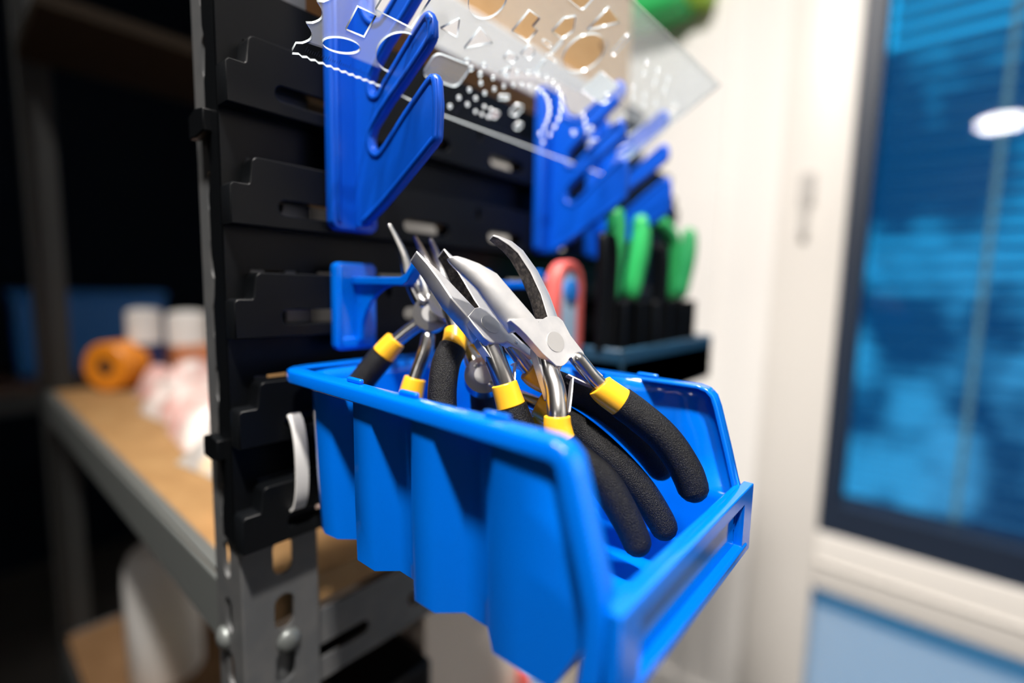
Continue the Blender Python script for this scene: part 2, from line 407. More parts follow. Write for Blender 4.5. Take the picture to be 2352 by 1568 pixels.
def rib_outline(sh):
    b = sh - 17; t = sh + 12.4; r = 2.5
    L = [(YL, b), (YR, b), (YR, sh), (YR - 8, sh), (YR - 9.5, t), (YL + 12, t)]
    for a in (90, 120, 150, 172): L.append((YL + 12 + r * math.cos(math.radians(a)), t - r + r * math.sin(math.radians(a))))
    L += [(YL + 8.5, sh + 1), (YL + 7.5, sh), (YL + 1.2, sh), (YL, sh - 1.2)]
    return L
for k in range(-2, 3):
    sh = -8.3 + 51.6 * k
    me = curve_sheet(mmloop(rib_outline(sh)), slots_at(sh - 8, sh + 5.5), .0098, .0006)
    link('rib', yz(me, -5.4), PN, 'black', smooth=45)
# hollow side wall with shallow scallops, and two joining clips
L = [(-12, -128)]
L += [(-12, 134), (-27, 134)]
for k in range(2, -3, -1):
    zc = -8.3 + 51.6 * k + 6
    L += [(-27, zc + 15), (-25.2, zc + 10), (-24, zc + 4), (-25.2, zc - 4), (-27, zc - 9)]
L += [(-27, -128)]
bm = bmesh.new(); prism(bm, [V(x, YL, z) for x, z in L], Vector((0, .002, 0))); obj('side_wall', bm, 'black', PN, smooth=20)
for z in (68, -87):
    bm = bmesh.new(); prism(bm, [V(x, YL - 3.5, zz) for x, zz in ((-20, z), (-20, z + 10), (-30, z + 11.5), (-39, z + 9), (-39, z - 1), (-30, z - 1.5))], Vector((0, .0045, 0)))
    obj('joining_clip', bm, 'black', PN, bevel=.0006)

# white tie bowed out over the gap below the fourth rib
P = catmull([V(-6, 112, -63), V(2, 112, -66), V(6.5, 112, -76), V(8, 112, -90), V(7, 112, -104), V(3, 112, -113), V(-5, 112, -116)], 6)
bm = bmesh.new(); pr = None
for i, p in enumerate(P):
    t = (P[min(i + 1, len(P) - 1)] - P[max(i - 1, 0)]).normalized(); n = Vector((0, 1, 0)).cross(t)
    q = [bm.verts.new(p + Vector((0, s, 0)) + n * h) for s, h in ((-.0032, 0), (.0032, 0), (.0032, .0011), (-.0032, .0011))]
    if pr:
        for k in range(4): bm.faces.new((pr[k], pr[(k + 1) % 4], q[(k + 1) % 4], q[k]))
    else: bm.faces.new(q)
    pr = q
bm.faces.new(pr[::-1])
tag(center(obj('cable_tie', bm, 'white', smooth=30)), 'white flat cable tie bowed over the black panel beside the big blue bin', 'cable tie')

# ------------------------------------------------------------------ blue hook holders
def hook_fork(y0):
    """blue double-pronged holder; base plate y0..y0+24, fork plate on its centre line"""
    t = thing('hook_holder', '', 'tool hook', V(0, y0 + 12, 29), 'blue forked hook holders')
    base = rect(y0 + 12, 88, 24, 119, 0, 3.5)
    me = curve_sheet(mmloop(base), [], .0046, .0012); link('base_plate', yz(me, 3.6), t, 'bluehook', smooth=45)
    bm = boxes(((4, y0 + 1, 31), (8.2, y0 + 3.4, 145)), ((4, y0 + 20.6, 31), (8.2, y0 + 23, 145)))
    obj('edge_rib', bm, 'bluehook', t, bevel=.0008)
    fork = [(7, 30), (13, 29.4), (28.5, 36.8), (46, 47), (68, 60.5), (71, 64), (71.6, 77), (70.5, 87), (67.5, 89.6), (64, 89),
            (48, 78.5), (32.5, 67), (27, 64.2), (22.5, 66.5), (21.5, 72), (24, 76), (36, 84.5), (49, 92), (64, 101.5), (67.6, 105.5), (67.2, 112), (64.5, 115.6), (60, 115),
            (46, 105.5), (32, 95.5), (27, 91), (22.5, 92.5), (21.5, 98), (24, 102), (36, 111), (49, 118.5), (62, 127.5), (66, 132), (65.5, 138), (62.5, 141.5), (58, 141),
            (44, 132), (30, 124), (20, 128), (14, 138), (7, 146)]
    yc = y0 + 13
    # inner web plus a thicker rounded border
    me = curve_sheet(mmloop(fork), [], .0036); b = V(0, yc, 0)
    me.transform(Matrix(((1, 0, 0, 0), (0, 0, 1, b.y), (0, 1, 0, b.z), (0, 0, 0, 1))))
    link('fork', me, t, 'bluehook', smooth=40)
    bm = bmesh.new(); pts = [V(x, yc, z) for x, z in fork[1:-1]]
    cs = []
    for i, p in enumerate(pts):       # move the border inwards by its radius
        a = pts[max(i - 1, 0)]; b = pts[min(i + 1, len(pts) - 1)]; d = (b - a).normalized(); n = Vector((-d.z, 0, d.x))
        cs.append(p + n * .0020)
    tube(bm, catmull(cs, 3), .0025, 10, 'round', None)
    obj('fork_border', bm, 'bluehook', t, smooth=60)
    return t
hA = hook_fork(132); hA['label'] = 'nearest blue forked hook holder, carrying the wavy end of the clear ruler'
hB = copy_tree(hA); hB.location.y += .168; hB['label'] = 'second blue forked hook holder, dark and blurred under the far half of the clear ruler'
hC = copy_tree(hA); hC.location.y += .240; hC['label'] = 'farthest blue forked hook holder, blurred just above the green handled pliers'

def peg_hook(y0):
    t = thing('peg_hook', '', 'tool hook', V(0, y0 + 11, -33), 'small blue single peg hooks')
    me = curve_sheet(mmloop(rect(y0 + 11, -11.5, 22, 43.5, 0, 2)), [], .0036, .0011); link('base_plate', yz(me, 2.4), t, 'blue', smooth=45)
    bm = boxes(((3, y0 + .6, -32), (6.2, y0 + 2.4, 9)), ((3, y0 + 2, -33), (6.4, y0 + 21.6, -27.5)))
    obj('edge_rib', bm, 'blue', t, bevel=.0008)
    yc = y0 + 11
    bm = bmesh.new(); prism(bm, [V(x, yc - 3, z) for x, z in ((4, 0), (4, 4), (46, 4), (50, 5.5), (55.5, 11.5), (57, 11), (57, 8), (51.5, 1.2), (48, 0))], Vector((0, .006, 0)))
    obj('peg', bm, 'blue', t, bevel=.0007)
    prof = [(4, .5), (42, .5)]
    for k in range(1, 9):
        a = math.pi / 2 * k / 8; prof.append((42 - 32 * math.sin(a) * 1.0, .5 - 29 * (1 - math.cos(a))))
    prof += [(8, -30), (4, -30)]
    bm = bmesh.new(); prism(bm, [V(x, yc - 1.1, z) for x, z in prof], Vector((0, .0022, 0)))
    obj('gusset', bm, 'blue', t, smooth=30)
    return t
pA = peg_hook(134); pA['label'] = 'small blue peg hook on the panel, left of the flat nosed pliers'
pB = copy_tree(pA); pB.location.y += .092; pB['label'] = 'small blue peg hook mostly hidden behind the bent nosed pliers'

# ------------------------------------------------------------------ clear template ruler
RA = math.radians(30)
ro = V(26, 0, 93)
ruler_m = Matrix(((0, math.cos(RA), -math.sin(RA), ro.x), (1, 0, 0, 0), (0, math.sin(RA), math.cos(RA), ro.z), (0, 0, 0, 1)))
out = [(102, 2.2)]
x = 104.5; k = 0
while x < 144:                       # saw edge
    out += [(x, 3.2), (x + 1.8, 2.4)]; x += 3.6
out += [(146, 3), (180, -.4), (362, -.4), (362, 99.5), (104, 99.5)]
v = 97.0
while v > 6:                          # scalloped short edge
    w_ = 9.8
    for q in range(1, 9):
        a = math.pi * q / 9; out.append((102.6 + 3.3 * math.sin(a), v - w_ * q / 9 * .97))
    v -= w_
    out.append((101.6, v + .3))
    v -= .2
    if v < 10: break
out = [p for p in out if not (p[0] < 101.2)]
out.append((101.5, 4))
holes = []
H = holes.append
H(rect(120.5, 27.5, 8.4, 11, math.radians(2)))
H(circ(118.4, 14.4, 8, 32, 3.6, math.radians(14)))
H(circ(143, 22, 10.5, 40))
H(rect(132, 43, 18, 16)); H(rect(112, 50, 9, 12)); H(rect(112, 72, 9, 18)); H(rect(136, 72, 22, 22, 0, 2)); H(circ(164, 62, 9)); H(circ(164, 84, 7))
H(rect(170, 24, 22, 14, math.radians(4), 3.5))
H([(153, 41), (163, 41), (158, 49)]); H([(170, 38), (181, 47), (170, 50)])
H([(186, 56), (198, 56), (198, 63), (194, 63), (194, 68), (186, 68)])
H([(200, 49), (207, 49), (207, 53), (204, 55), (200, 55)]); H([(193, 43), (200, 43), (200, 47), (193, 47)])
H([(206, 66), (215, 66), (217, 72), (211, 78), (206, 74)])
H([(197, 35), (204, 35), (200.5, 41)])
H([(224, 76), (238, 88), (224, 90)]); H(rect(205, 86, 14, 9, 0, 2))
H(circ(235, 66, 13, 40, 11.5)); H(rect(252, 80, 3, 13, math.radians(10), 1.4))
for q in range(8): H(rect(262, 51 + 0 * q, 1, 1)) if False else None
for q in range(7): H(rect(258 + q * 3.4, 56 - q * .2, 1.5, 15, 0, .7))
H(rect(216, 61, 1.7, 9, 0, .8)); H(rect(219, 55, 9, 1.7, 0, .8)); H(rect(209, 60, 7, 1.7, 0, .8)); H(rect(216, 48, 1.7, 9, 0, .8))
pc = (227, 4)
for q in range(19):
    a = math.radians(4 + q * 9.6); H(circ(pc[0] + 41 * math.cos(a), pc[1] + 41 * math.sin(a), 1.15, 10))
    if 1 <= q < 18: H(circ(pc[0] + 33 * math.cos(a), pc[1] + 33 * math.sin(a), 1.05, 10))
H(rect(227, 20, 7, 8, math.radians(0), 2)); H(rect(216, 12, 5, 5, 0, 1.2)); H(rect(238, 11, 5, 5, 0, 1.2)); H(rect(212, 24, 7, 3, math.radians(20), 1.4))
for q in range(5): H(circ(203 + q * 2.6, 9 + (q % 2) * 5, .9, 8))
for px, py in ((176, 33), (181, 30.5), (186, 35), (188, 30)): H(circ(px, py, 1.4, 12))
for q in range(6): H(circ(281 + q * 7.6, 82 - (q % 2) * 6, 1.0 + .15 * q, 12))
for q in range(5): H(circ(292 + q * 8, 66 - (q % 2) * 5, 1.2 + .12 * q, 12))
for q in range(4): H(circ(276 + q * 6, 36 - q * 3, 1.3, 12))
for q in range(5): H(circ(284 + q * 11, 22 + (q % 2) * 8, 2.2, 14, 1.5))
H(rect(322, 44, 26, 11, 0, 2)); H(rect(318, 20, 20, 9, 0, 2)); H(circ(347, 26, 6)); H(circ(346, 70, 4)); H(circ(280, 52, 4))
me = curve_sheet(mmloop(out), [mmloop(h) for h in holes], .0012)
me.transform(ruler_m)
nrm = (ruler_m.to_3x3() @ Vector((0, 0, 1))).normalized()
rl = link('template_ruler', me, None, ['acrylic', 'acredge'], smooth=0)
for p in me.polygons: p.material_index = 0 if abs(p.normal.dot(nrm)) > .9 else 1
tag(center(rl), 'clear plastic stencil ruler full of cut-out shapes lying on the blue forked hooks', 'stencil ruler')
ms = [v.co.copy() for v in me.vertices]
bm = bmesh.new()
def tick(x, y, w, h, rot):
    c, s = math.cos(rot), math.sin(rot)
    vs = [TB.verts.new(ruler_m @ Vector(((x + a * c - b * s) / 1000, (y + a * s + b * c) / 1000, -.00063))) for a, b in ((-w / 2, -h / 2), (w / 2, -h / 2), (w / 2, h / 2), (-w / 2, h / 2))]
    TB.faces.new(vs)
TB = bmesh.new()
for q in range(181):
    a = math.radians(q); L_ = 3.2 if q % 10 == 0 else (2.4 if q % 5 == 0 else 1.7)
    tick(pc[0] + (36.5 - L_ / 2 + .4) * math.cos(a), pc[1] + (36.5 - L_ / 2 + .4) * math.sin(a), L_, .17, a)
obj('protractor_scale', TB, 'tick', rl, smooth=0); TB = bmesh.new()
for q in range(40): tick(106 + q, 6.4 + (0 if q % 5 else .5), .16, 1.6 if q % 5 else 2.6, 0)
obj('short_scale', TB, 'tick', rl, smooth=0); TB = bmesh.new()
for q in range(150): tick(205 + q, 98.0, .16, 2 if q % 5 else 3, 0)
obj('long_scale', TB, 'tick', rl, smooth=0)

# ------------------------------------------------------------------ big blue bin
def make_bin():
    t = thing('storage_bin', 'big glossy blue open-front bin full of pliers hanging on the black panel', 'storage bin', V(96, 160, -112))
    th = 1.7
    # plan of the near side wall outer face (x, y) back to front, as measured along its corrugated bottom edge
    side = [(36, 109.4), (44, 110.5), (50, 116), (60, 115.6), (66.5, 107.2), (77.5, 107.4), (84.5, 114.2), (94, 114.2), (104.5, 106.6), (114.5, 106.8), (122, 114), (133.5, 114), (143, 106.6), (153, 106.9)]
    zs = [-112, -89, -80, -62, -47, -40.6]; xf = [164, 176.5, 182, 176.3, 170, 168]
    def ring(z, fx, grow):
        near = side + [(fx, 107.2)]
        k = (z + 112) / 71.0
        nb = [(x - (0 if x > 60 else 3 * k * (1 if x > 40 else 1.6)), y - .8 * k) for x, y in near]
        rc = []
        for a in (180 + 90, 180 + 60, 180 + 30, 180):
            r = 12; rc.append((36 - 4.5 * k + r * math.cos(math.radians(a)), 109.4 + r - .8 * k + r * math.sin(math.radians(a))))
        nearpath = nb[::-1] + rc[1:]
        far = [(x, 320 - y) for x, y in nearpath][::-1]
        return nearpath + far
    bm = bmesh.new(); G = []
    for z, fx in zip(zs, xf): G.append([bm.verts.new(V(x, y, z)) for x, y in ring(z, fx, 0)])
    n = len(G[0])
    for a, b in zip(G, G[1:]):
        for i in range(n - 1): bm.faces.new((a[i], a[i + 1], b[i + 1], b[i]))
    nn = n // 2
    for i in range(nn - 1): bm.faces.new((G[0][i], G[0][i + 1], G[0][n - 2 - i], G[0][n - 1 - i]))     # bottom
    # front wall: bottom edge up to the lip
    fl = [(164, -112), (176.5, -89), (183, -80)]
    for (a, b) in ((0, 1), (1, 2)): bm.faces.new((G[a][0], G[b][0], G[b][n - 1], G[a][n - 1]))
    o = obj('shell', bm, 'blue', t, smooth=50)
    s = o.modifiers.new('thick', 'SOLIDIFY'); s.thickness = th / 1000; s.offset = 1
    # the normals of an open shell may face either way: keep thickness inside
    # rim: L-shaped lip swept round the open top and down the slanted front edges
    pts = []
    def add(x, y, z, o_, d_): pts.append((V(x, y, z), Vector(o_).normalized(), Vector(d_).normalized()))
    yn, yf = 108.6, 211.4
    fr = [(180.5, -108, (-1, 0, 0)), (182.5, -92, (-1, 0, -.02)), (182.5, -82, (-1, 0, -.1)), (178, -66, (-1, 0, -.28)), (172.5, -48, (-1, 0, -.3)), (170.5, -43.2, (-.8, 0, -.7)), (167.5, -40.6, (-.35, 0, -1)), (163.5, -39.6, (0, 0, -1))]
    for x, z, d in fr: add(x, yn, z, (0, -1, 0), d)
    for x in (120, 70, 30): add(x, yn, -39.6, (0, -1, 0), (0, 0, -1))
    for a in (0, 30, 60, 90):
        ar = math.radians(a); add(16 - 6 * math.sin(ar), yn + 6 - 6 * math.cos(ar), -39.6, (-math.sin(ar), -math.cos(ar), 0), (0, 0, -1))
    for a in (90, 60, 30, 0):
        ar = math.radians(a); add(16 - 6 * math.sin(ar), yf - 6 + 6 * math.cos(ar), -39.6, (-math.sin(ar), math.cos(ar), 0), (0, 0, -1))
    for x in (30, 70, 120): add(x, yf, -39.6, (0, 1, 0), (0, 0, -1))
    for x, z, d in fr[::-1]: add(x, yf, z, (0, 1, 0), d)
    sec = [(-1.6, 0), (4.6, 0), (5.4, .5), (5.8, 1.4), (5.8, 6.2), (4.6, 6.2), (4.5, 1.9), (-1.6, 1.9)]
    bm = bmesh.new(); pr = None
    for p, ov, dv in pts:
        q = [bm.verts.new(p + ov * (a / 1000) + dv * (b / 1000)) for a, b in sec]
        if pr:
            for k in range(len(sec)): bm.faces.new((pr[k], pr[(k + 1) % len(sec)], q[(k + 1) % len(sec)], q[k]))
        else: bm.faces.new(q)
        pr = q
    bm.faces.new(pr[::-1])
    obj('rim', bm, 'blue', t, bevel=.0006)
    # label holder across the front: frame with a recessed pocket and slits at the far end
    outl = [(103.2, -79.4), (216.8, -79.4), (216.8, -107), (103.2, -107)]
    pocket = rect(160, -93.4, 92, 18.4, 0, 1)
    me = curve_sheet(mmloop(outl), [mmloop(pocket)], .0032, .0005)
    link('label_holder', yz(me, 184.9), t, 'blue', smooth=45)
    slit = [mmloop(rect(203.6, -89.2, 1.6, 7, 0, .7)), mmloop(rect(203.6, -98, 1.6, 6, 0, .7))]
    me = curve_sheet(mmloop(rect(160, -93.4, 96, 23)), slit, .0012)
    link('label_pocket', yz(me, 183.4), t, 'bluegloss', smooth=45)
    bm = boxes(((180.5, 107, -82.2), (186.6, 213, -79.2)), ((183.2, 108, -104), (187.6, 212, -102.4)))
    obj('front_lip', bm, 'blue', t, bevel=.0008)
    for y in (107.2, 212.8):
        for x in (62, 97, 140):
            s_ = 1 if y < 160 else -1
            obj('stacking_nub', boxes(((x - 5, y + s_ * 1.2 - 1.1, -39.8), (x + 5, y + s_ * 1.2 + 1.1, -37.6))), 'blue', t, bevel=.0007)
    # inner hanging lug at the back
    obj('hanging_lug', boxes(((6, 130, -60), (11, 190, -41))), 'blue', t, bevel=.001)
    return t
BIN = make_bin()

# ------------------------------------------------------------------ pliers
class Frame:
    def __init__(s, o, x, y, n): s.o, s.x, s.y, s.n = Vector(o), Vector(x), Vector(y), Vector(n)
    def __call__(s, x, y, z): return s.o + (s.x * x + s.y * y + s.n * z) / 1000
F1 = Frame((.1250, .1585, .0792 + CAMZ - .1), (.1338, .9497, .2832), (-.4402, -.1991, .8756), (.8879, -.2418, .3914))
F2 = Frame((.1016, .1459, .0851 + CAMZ - .1), (-.2707, .8754, .4004), (-.5847, -.4799, .654), (.7647, -.0571, .6418))
F1.o.z = 1.0792; F2.o.z = 1.0851

def jaw(bm, fr, st, rnd=True):
    """st: (inner xy, outer xy, z front, z back) from base to tip; the gripping (inner) face gets material slot 1"""
    n0 = len(bm.faces); rings = []
    if rnd: sec = [(0, 0), (0, 1), (.45, 1), (.75, .90), (.95, .68), (1, .5), (.95, .32), (.75, .10), (.45, 0)]
    else: sec = [(0, 0), (0, 1), (.96, 1), (1, .93), (1, .07), (.96, 0)]
    for (ix, iy), (ox, oy), zf, zb in st:
        rings.append([bm.verts.new(fr(ix + (ox - ix) * a, iy + (oy - iy) * a, zf + (zb - zf) * c)) for a, c in sec])
    m = len(sec)
    for a, b in zip(rings, rings[1:]):
        for k in range(m):
            f = bm.faces.new((a[k], a[(k + 1) % m], b[(k + 1) % m], b[k]))
            if k == 0: f.material_index = 1
    bm.faces.new(rings[0][::-1]); bm.faces.new(rings[-1])
def plate(bm, fr, poly, z0, z1):
    prism(bm, [fr(x, y, z0) for x, y in poly], fr.n * ((z1 - z0) / 1000))

def handles(t, shank, grip, r=6.4, r_sh=3.6, name='grip', collar=9.0):
    S_ = [U(p) for p in shank]; Gp = [U(p) for p in grip]
    bm = bmesh.new(); tube(bm, catmull(S_ + [Gp[1]], 6), r_sh / 1000, 16, 'round'); obj('handle_rod', bm, 'steel2', t, smooth=60)
    path = catmull(Gp, 8)
    # yellow sleeve at the top of the grip
    L = 0; cut = 1
    while cut < len(path) - 1 and L < collar / 1000: L += (path[cut] - path[cut - 1]).length; cut += 1
    cp = path[:cut]; bm = bmesh.new()
    tube(bm, cp, [(r - 1.0 + .7 * i / max(1, len(cp) - 1)) / 1000 for i in range(len(cp))], 24, None); obj('yellow_sleeve', bm, 'yellow', t, bevel=.0006, label='yellow sleeve at the top of the grip')
    fp = path[cut - 1:]; n = len(fp); bm = bmesh.new()
    tube(bm, fp, [(r * (1.0 if i / n < .6 else 1.0 - .16 * (i / n - .6) / .4) + .15) / 1000 for i in range(n)], 28, 'end')
    obj('foam_grip', bm, 'foam', t, smooth=60, label='black foam grip')
def spring(t, pts):
    A = [U(p) for p in pts]
    for seg in (A[:3], A[3:]):
        bm = bmesh.new(); pr = None
        ax = Vector((.6, -.5, .3)).normalized()
        P_ = catmull(seg, 4)
        for i, p in enumerate(P_):
            d = (P_[min(i + 1, len(P_) - 1)] - P_[max(i - 1, 0)]).normalized(); n = d.cross(ax).normalized(); wv = n.cross(d).normalized()
            q = [bm.verts.new(p + wv * a + n * b) for a, b in ((-.0022, -.0003), (.0022, -.0003), (.0022, .0003), (-.0022, .0003))]
            if pr:
                for k in range(4): bm.faces.new((pr[k], pr[(k + 1) % 4], q[(k + 1) % 4], q[k]))
            else: bm.faces.new(q)
            pr = q
        bm.faces.new(pr[::-1]); obj('leaf_spring', bm, 'steel', t, smooth=30)
GRP = 'black and yellow handled pliers in the blue bin'

# bent nosed pliers, in front
t = thing('pliers', 'bent-nose pliers in front with curved open jaws and a round grey rivet', 'pliers', F1.o, GRP)
bm = bmesh.new()
jaw(bm, F1, [((2.0, 9.5), (-15.5, 11), 0, -8.5), ((-3.8, 11.5), (-16.6, 16), .1, -8.6), ((-4.6, 14.6), (-18.1, 22.4), 0, -8.4), ((-7.4, 23.8), (-20.0, 31.4), -.4, -8), ((-10.2, 33.8), (-23.4, 38.6), -1, -7.4), ((-15.3, 39.8), (-25.0, 42.2), -1.6, -6.8), ((-19.8, 43.4), (-25.8, 44.6), -2, -6.4), ((-22.5, 45.3), (-25.9, 45.9), -2.4, -6)])
plate(bm, F1, [(-15.4, 15.0), (-13.2, 11), (-11.6, 7.4), (-8.4, -1.9), (-5.1, -8.5), (-3.2, -9.5), (-1.3, -9.7), (1, -9.3), (2.9, -8.3), (5.2, -8.4), (6.7, -14.7), (9.3, -21.1), (12.5, -22.5), (15.2, -21.2), (10.9, -13.3), (11.1, -8.4), (8.9, -.5), (8.7, 6.2), (7.4, 8.6), (5.5, 9.7), (3.5, 10.4), (1.5, 10.5), (-3.3, 9.8), (-6, 13)], -3.6, .15)
obj('front_half', bm, ['steel', 'jaw'], t, bevel=.0005)
bm = bmesh.new()
jaw(bm, F1, [((1.5, 4.5), (9.4, 4.5), 0, -8.2), ((2.4, 11), (9.8, 8), 0, -8.2), ((4.6, 20), (11.4, 18.4), -.2, -8.2), ((5.3, 30), (11.6, 29.5), -.6, -7.8), ((4.2, 39), (9.4, 40), -1, -7.4), ((2.2, 43.5), (6.4, 45.2), -1.6, -7), ((-.8, 47.6), (1.6, 48.8), -2.2, -6.6), ((-2.2, 49), (-1.0, 50.2), -2.6, -6.2)])
plate(bm, F1, [(9.4, 6), (8.5, -2), (3, -9), (-4, -13), (-8.6, -20), (-12, -19), (-9.8, -8), (-8, 0), (-3, 7), (2, 10)], -8.2, -3.8)
obj('back_half', bm, ['steel', 'jaw'], t, bevel=.0005)
bm = bmesh.new(); disc(bm, F1(0, 0, .1), F1.n, .0042, .0003, 40); obj('rivet', bm, 'rivet', t, smooth=40)
handles(t, [(129.9, 164.6, -25.5), (133.2, 166.8, -29.9), (136.5, 169.0, -34.7), (138.9, 170.6, -37.4)], [(138.9, 170.6, -37.9), (141.4, 172.3, -40.8), (151.0, 179.4, -48.9), (160.6, 186.2, -58.7), (167.6, 190.5, -70.1), (171.3, 192.4, -79.6), (172.6, 192.9, -83.3)], 6.3, 3.0)
handles(t, [(120.7, 157.1, -23.7), (124.2, 156.2, -32.0), (128.8, 154.0, -38.0), (132.5, 150.8, -45.4), (133.4, 149.7, -49.3)], [(133.2, 149.8, -47.6), (133.8, 149.6, -52.5), (136.1, 150.6, -59.0), (141.8, 155.8, -65.8), (148.2, 161.6, -73.4), (155.8, 166.1, -87.2), (161.3, 169.0, -100.3)], 6.0, 4.0)
spring(t, [(137.9, 171.5, -39.5), (133.0, 167.6, -37.5), (127.7, 163.5, -34.5), (130.1, 163.4, -35.9), (132.4, 159.2, -41.7), (134.5, 154.9, -47.5)])

# flat nosed pliers, second
t = thing('pliers', 'flat-nose pliers with straight square brushed jaws, left of the bent-nose pair', 'pliers', F2.o, GRP)
bm = bmesh.new()
jaw(bm, F2, [((5.5, 2), (-8.3, 0), 0, -7.6), ((1.4, 9.4), (-6.2, 9), 0, -7.6), ((2.5, 18.5), (-4.4, 18.7), 0, -7.6), ((3.9, 28.5), (-.8, 27.2), -.1, -7.5), ((4.3, 36), (2.2, 35.4), -.4, -7.2), ((5.0, 43), (3.9, 42.4), -.8, -6.8)], False)
plate(bm, F2, [(-6.0, 9), (-7.4, 4.9), (-8.9, -1.2), (-8.6, -4.3), (-7.4, -5.6), (-3.2, -8.9), (-1, -9.6), (1.2, -17), (2.2, -22), (6, -21), (5.8, -14.5), (6.2, -6), (6.8, 1.8), (6.2, 5.9), (3.9, 8.2), (1.2, 9.4)], -3.5, .1)
obj('front_half', bm, ['steel', 'jaw'], t, bevel=.0005)
bm = bmesh.new()
jaw(bm, F2, [((2, 4), (9, 2), -.2, -7.6), ((5.4, 12), (11.2, 9), -.2, -7.6), ((9, 18.8), (14.9, 15.2), -.2, -7.6), ((12.4, 25.2), (17.3, 24.4), -.3, -7.4), ((16.4, 31.9), (18.9, 32), -.5, -7), ((18.4, 36.8), (19.4, 37.2), -.8, -6.6)], False)
plate(bm, F2, [(8, 4), (6, -4), (0, -9), (-4, -9), (-9, -13), (-11, -9), (-9, -3), (-6, 3), (-1, 8), (5, 11)], -7.6, -3.6)
obj('back_half', bm, ['steel', 'jaw'], t, bevel=.0005)
bm = bmesh.new(); disc(bm, F2(0, 0, .05), F2.n, .0044, .0003, 40); obj('rivet', bm, 'rivet', t, smooth=40)
handles(t, [(100.0, 143.9, -19.3), (103.2, 144.7, -24.4), (108.0, 144.9, -32.8), (111.1, 145.3, -39.4)], [(110.4, 144.9, -37.7), (112.3, 145.7, -43.7), (114.7, 146.8, -50.6), (118.0, 149.5, -60.3), (122.4, 152.8, -72.6), (125.6, 155.1, -85.2)], 6.2, 4.3)
handles(t, [(104.6, 152.9, -21.3), (108.0, 156.2, -27.6), (111.8, 161.0, -35.0)], [(111.4, 159.6, -33.6), (114.5, 163.0, -37.3), (126.5, 175.0, -44.1), (136.6, 183.7, -52.4), (147.0, 192.3, -64.4), (153.4, 197.7, -74.4), (156.5, 199.5, -80.3)], 6.0, 3.2)
spring(t, [(111.2, 161.8, -35.8), (108.6, 158.5, -33.9), (105.7, 155.0, -31.6), (108.5, 153.4, -31.5), (110.6, 150.8, -34.9), (112.8, 148.1, -38.7)])

def needle_pliers(label, J, nrm, jawA, jawB, sa, ga, sb, gb, spr=None, thick=3.4, base=3.6):
    J = U(J); t = thing('pliers', label, 'pliers', J, GRP)
    nrm = Vector(nrm).normalized()
    for nm, pts in (('front_half', jawA), ('back_half', jawB)):
        if not pts: continue
        bm = bmesh.new(); P_ = catmull([U(p) for p in pts], 5); n = len(P_)
        tube(bm, P_, [(base * (1 - i / (n - 1)) ** .8 + .8) / 1000 for i in range(n)], 14, 'round')
        s = 1 if nm == 'front_half' else -1
        disc(bm, J + nrm * (.0035 if s > 0 else -.0005), -nrm, .0085, .004, 28)
        obj(nm, bm, 'steel2', t, smooth=40)
    bm = bmesh.new(); disc(bm, J + nrm * .0034, nrm, .0042, .0004, 28); obj('rivet', bm, 'rivet', t, smooth=40)
    handles(t, sa, ga, 6.0, thick); handles(t, sb, gb, 6.0, thick)
    if spr: spring(t, spr)
    return t
needle_pliers('needle-nose pliers nearest the panel, blurred, leaning against the blue peg hook', (55.2, 153.4, -13.4), (.75, -.6, .25),
    [(54.8, 152.6, -11.9), (49.4, 150.4, -4.8), (44.2, 148.7, 5.5), (40.4, 148.3, 15.9), (33.2, 145.4, 29.7)], [(55.1, 154.3, -11.3), (51.3, 153.6, -2.7), (47.7, 153.1, 5.6), (45.0, 153.3, 14.0)],
    [(53.6, 151.0, -16.1), (49.2, 146.7, -20.4), (44.5, 141.8, -26.1)], [(44.1, 141.6, -25.7), (40.7, 137.8, -31.6), (33.1, 130.7, -44.8), (27.5, 125.8, -54.6), (26.6, 123.2, -65.4)],
    [(56.4, 151.4, -21.1), (57.6, 148.6, -29.2), (56.7, 145.2, -38.2), (56.5, 143.0, -43.6)], [(56.6, 143.2, -42.8), (56.1, 142.1, -47.2), (55.5, 140.5, -55.4), (55.6, 139.2, -64.5), (56.7, 138.3, -77.6)])
needle_pliers('thin-jawed pliers behind the flat-nose pair, with one thick grip resting on the near rim', (68, 152.6, -7), (.75, -.6, .25),
    [(66.3, 151.5, -5.4), (58.2, 153.7, 2.6), (47.0, 156.3, 14.2), (36.7, 158.3, 24.7)], [(66.7, 153.2, -5.0), (60.5, 157.1, 3.7), (51.9, 160.4, 13.2), (42.8, 163.3, 23.8)],
    [(67.9, 151.1, -8.3), (73.8, 150.1, -13.9), (77.0, 149.4, -19.5)], [(77.1, 149.5, -18.9), (79.3, 146.6, -25.0), (80.4, 141.3, -32.0), (82.2, 137.6, -40.8), (84.3, 135.5, -49.5), (87.6, 134.2, -59.8), (90.5, 134.8, -72.4)],
    [(66.6, 153.9, -9.4), (72.3, 157.5, -18.3), (77.0, 160.1, -28.2)], [(76.1, 159.5, -26.6), (78.5, 160.7, -32.2), (81.5, 161.9, -42.1), (83.8, 161.6, -58.1), (86.8, 159.6, -71.5)], thick=3.2)
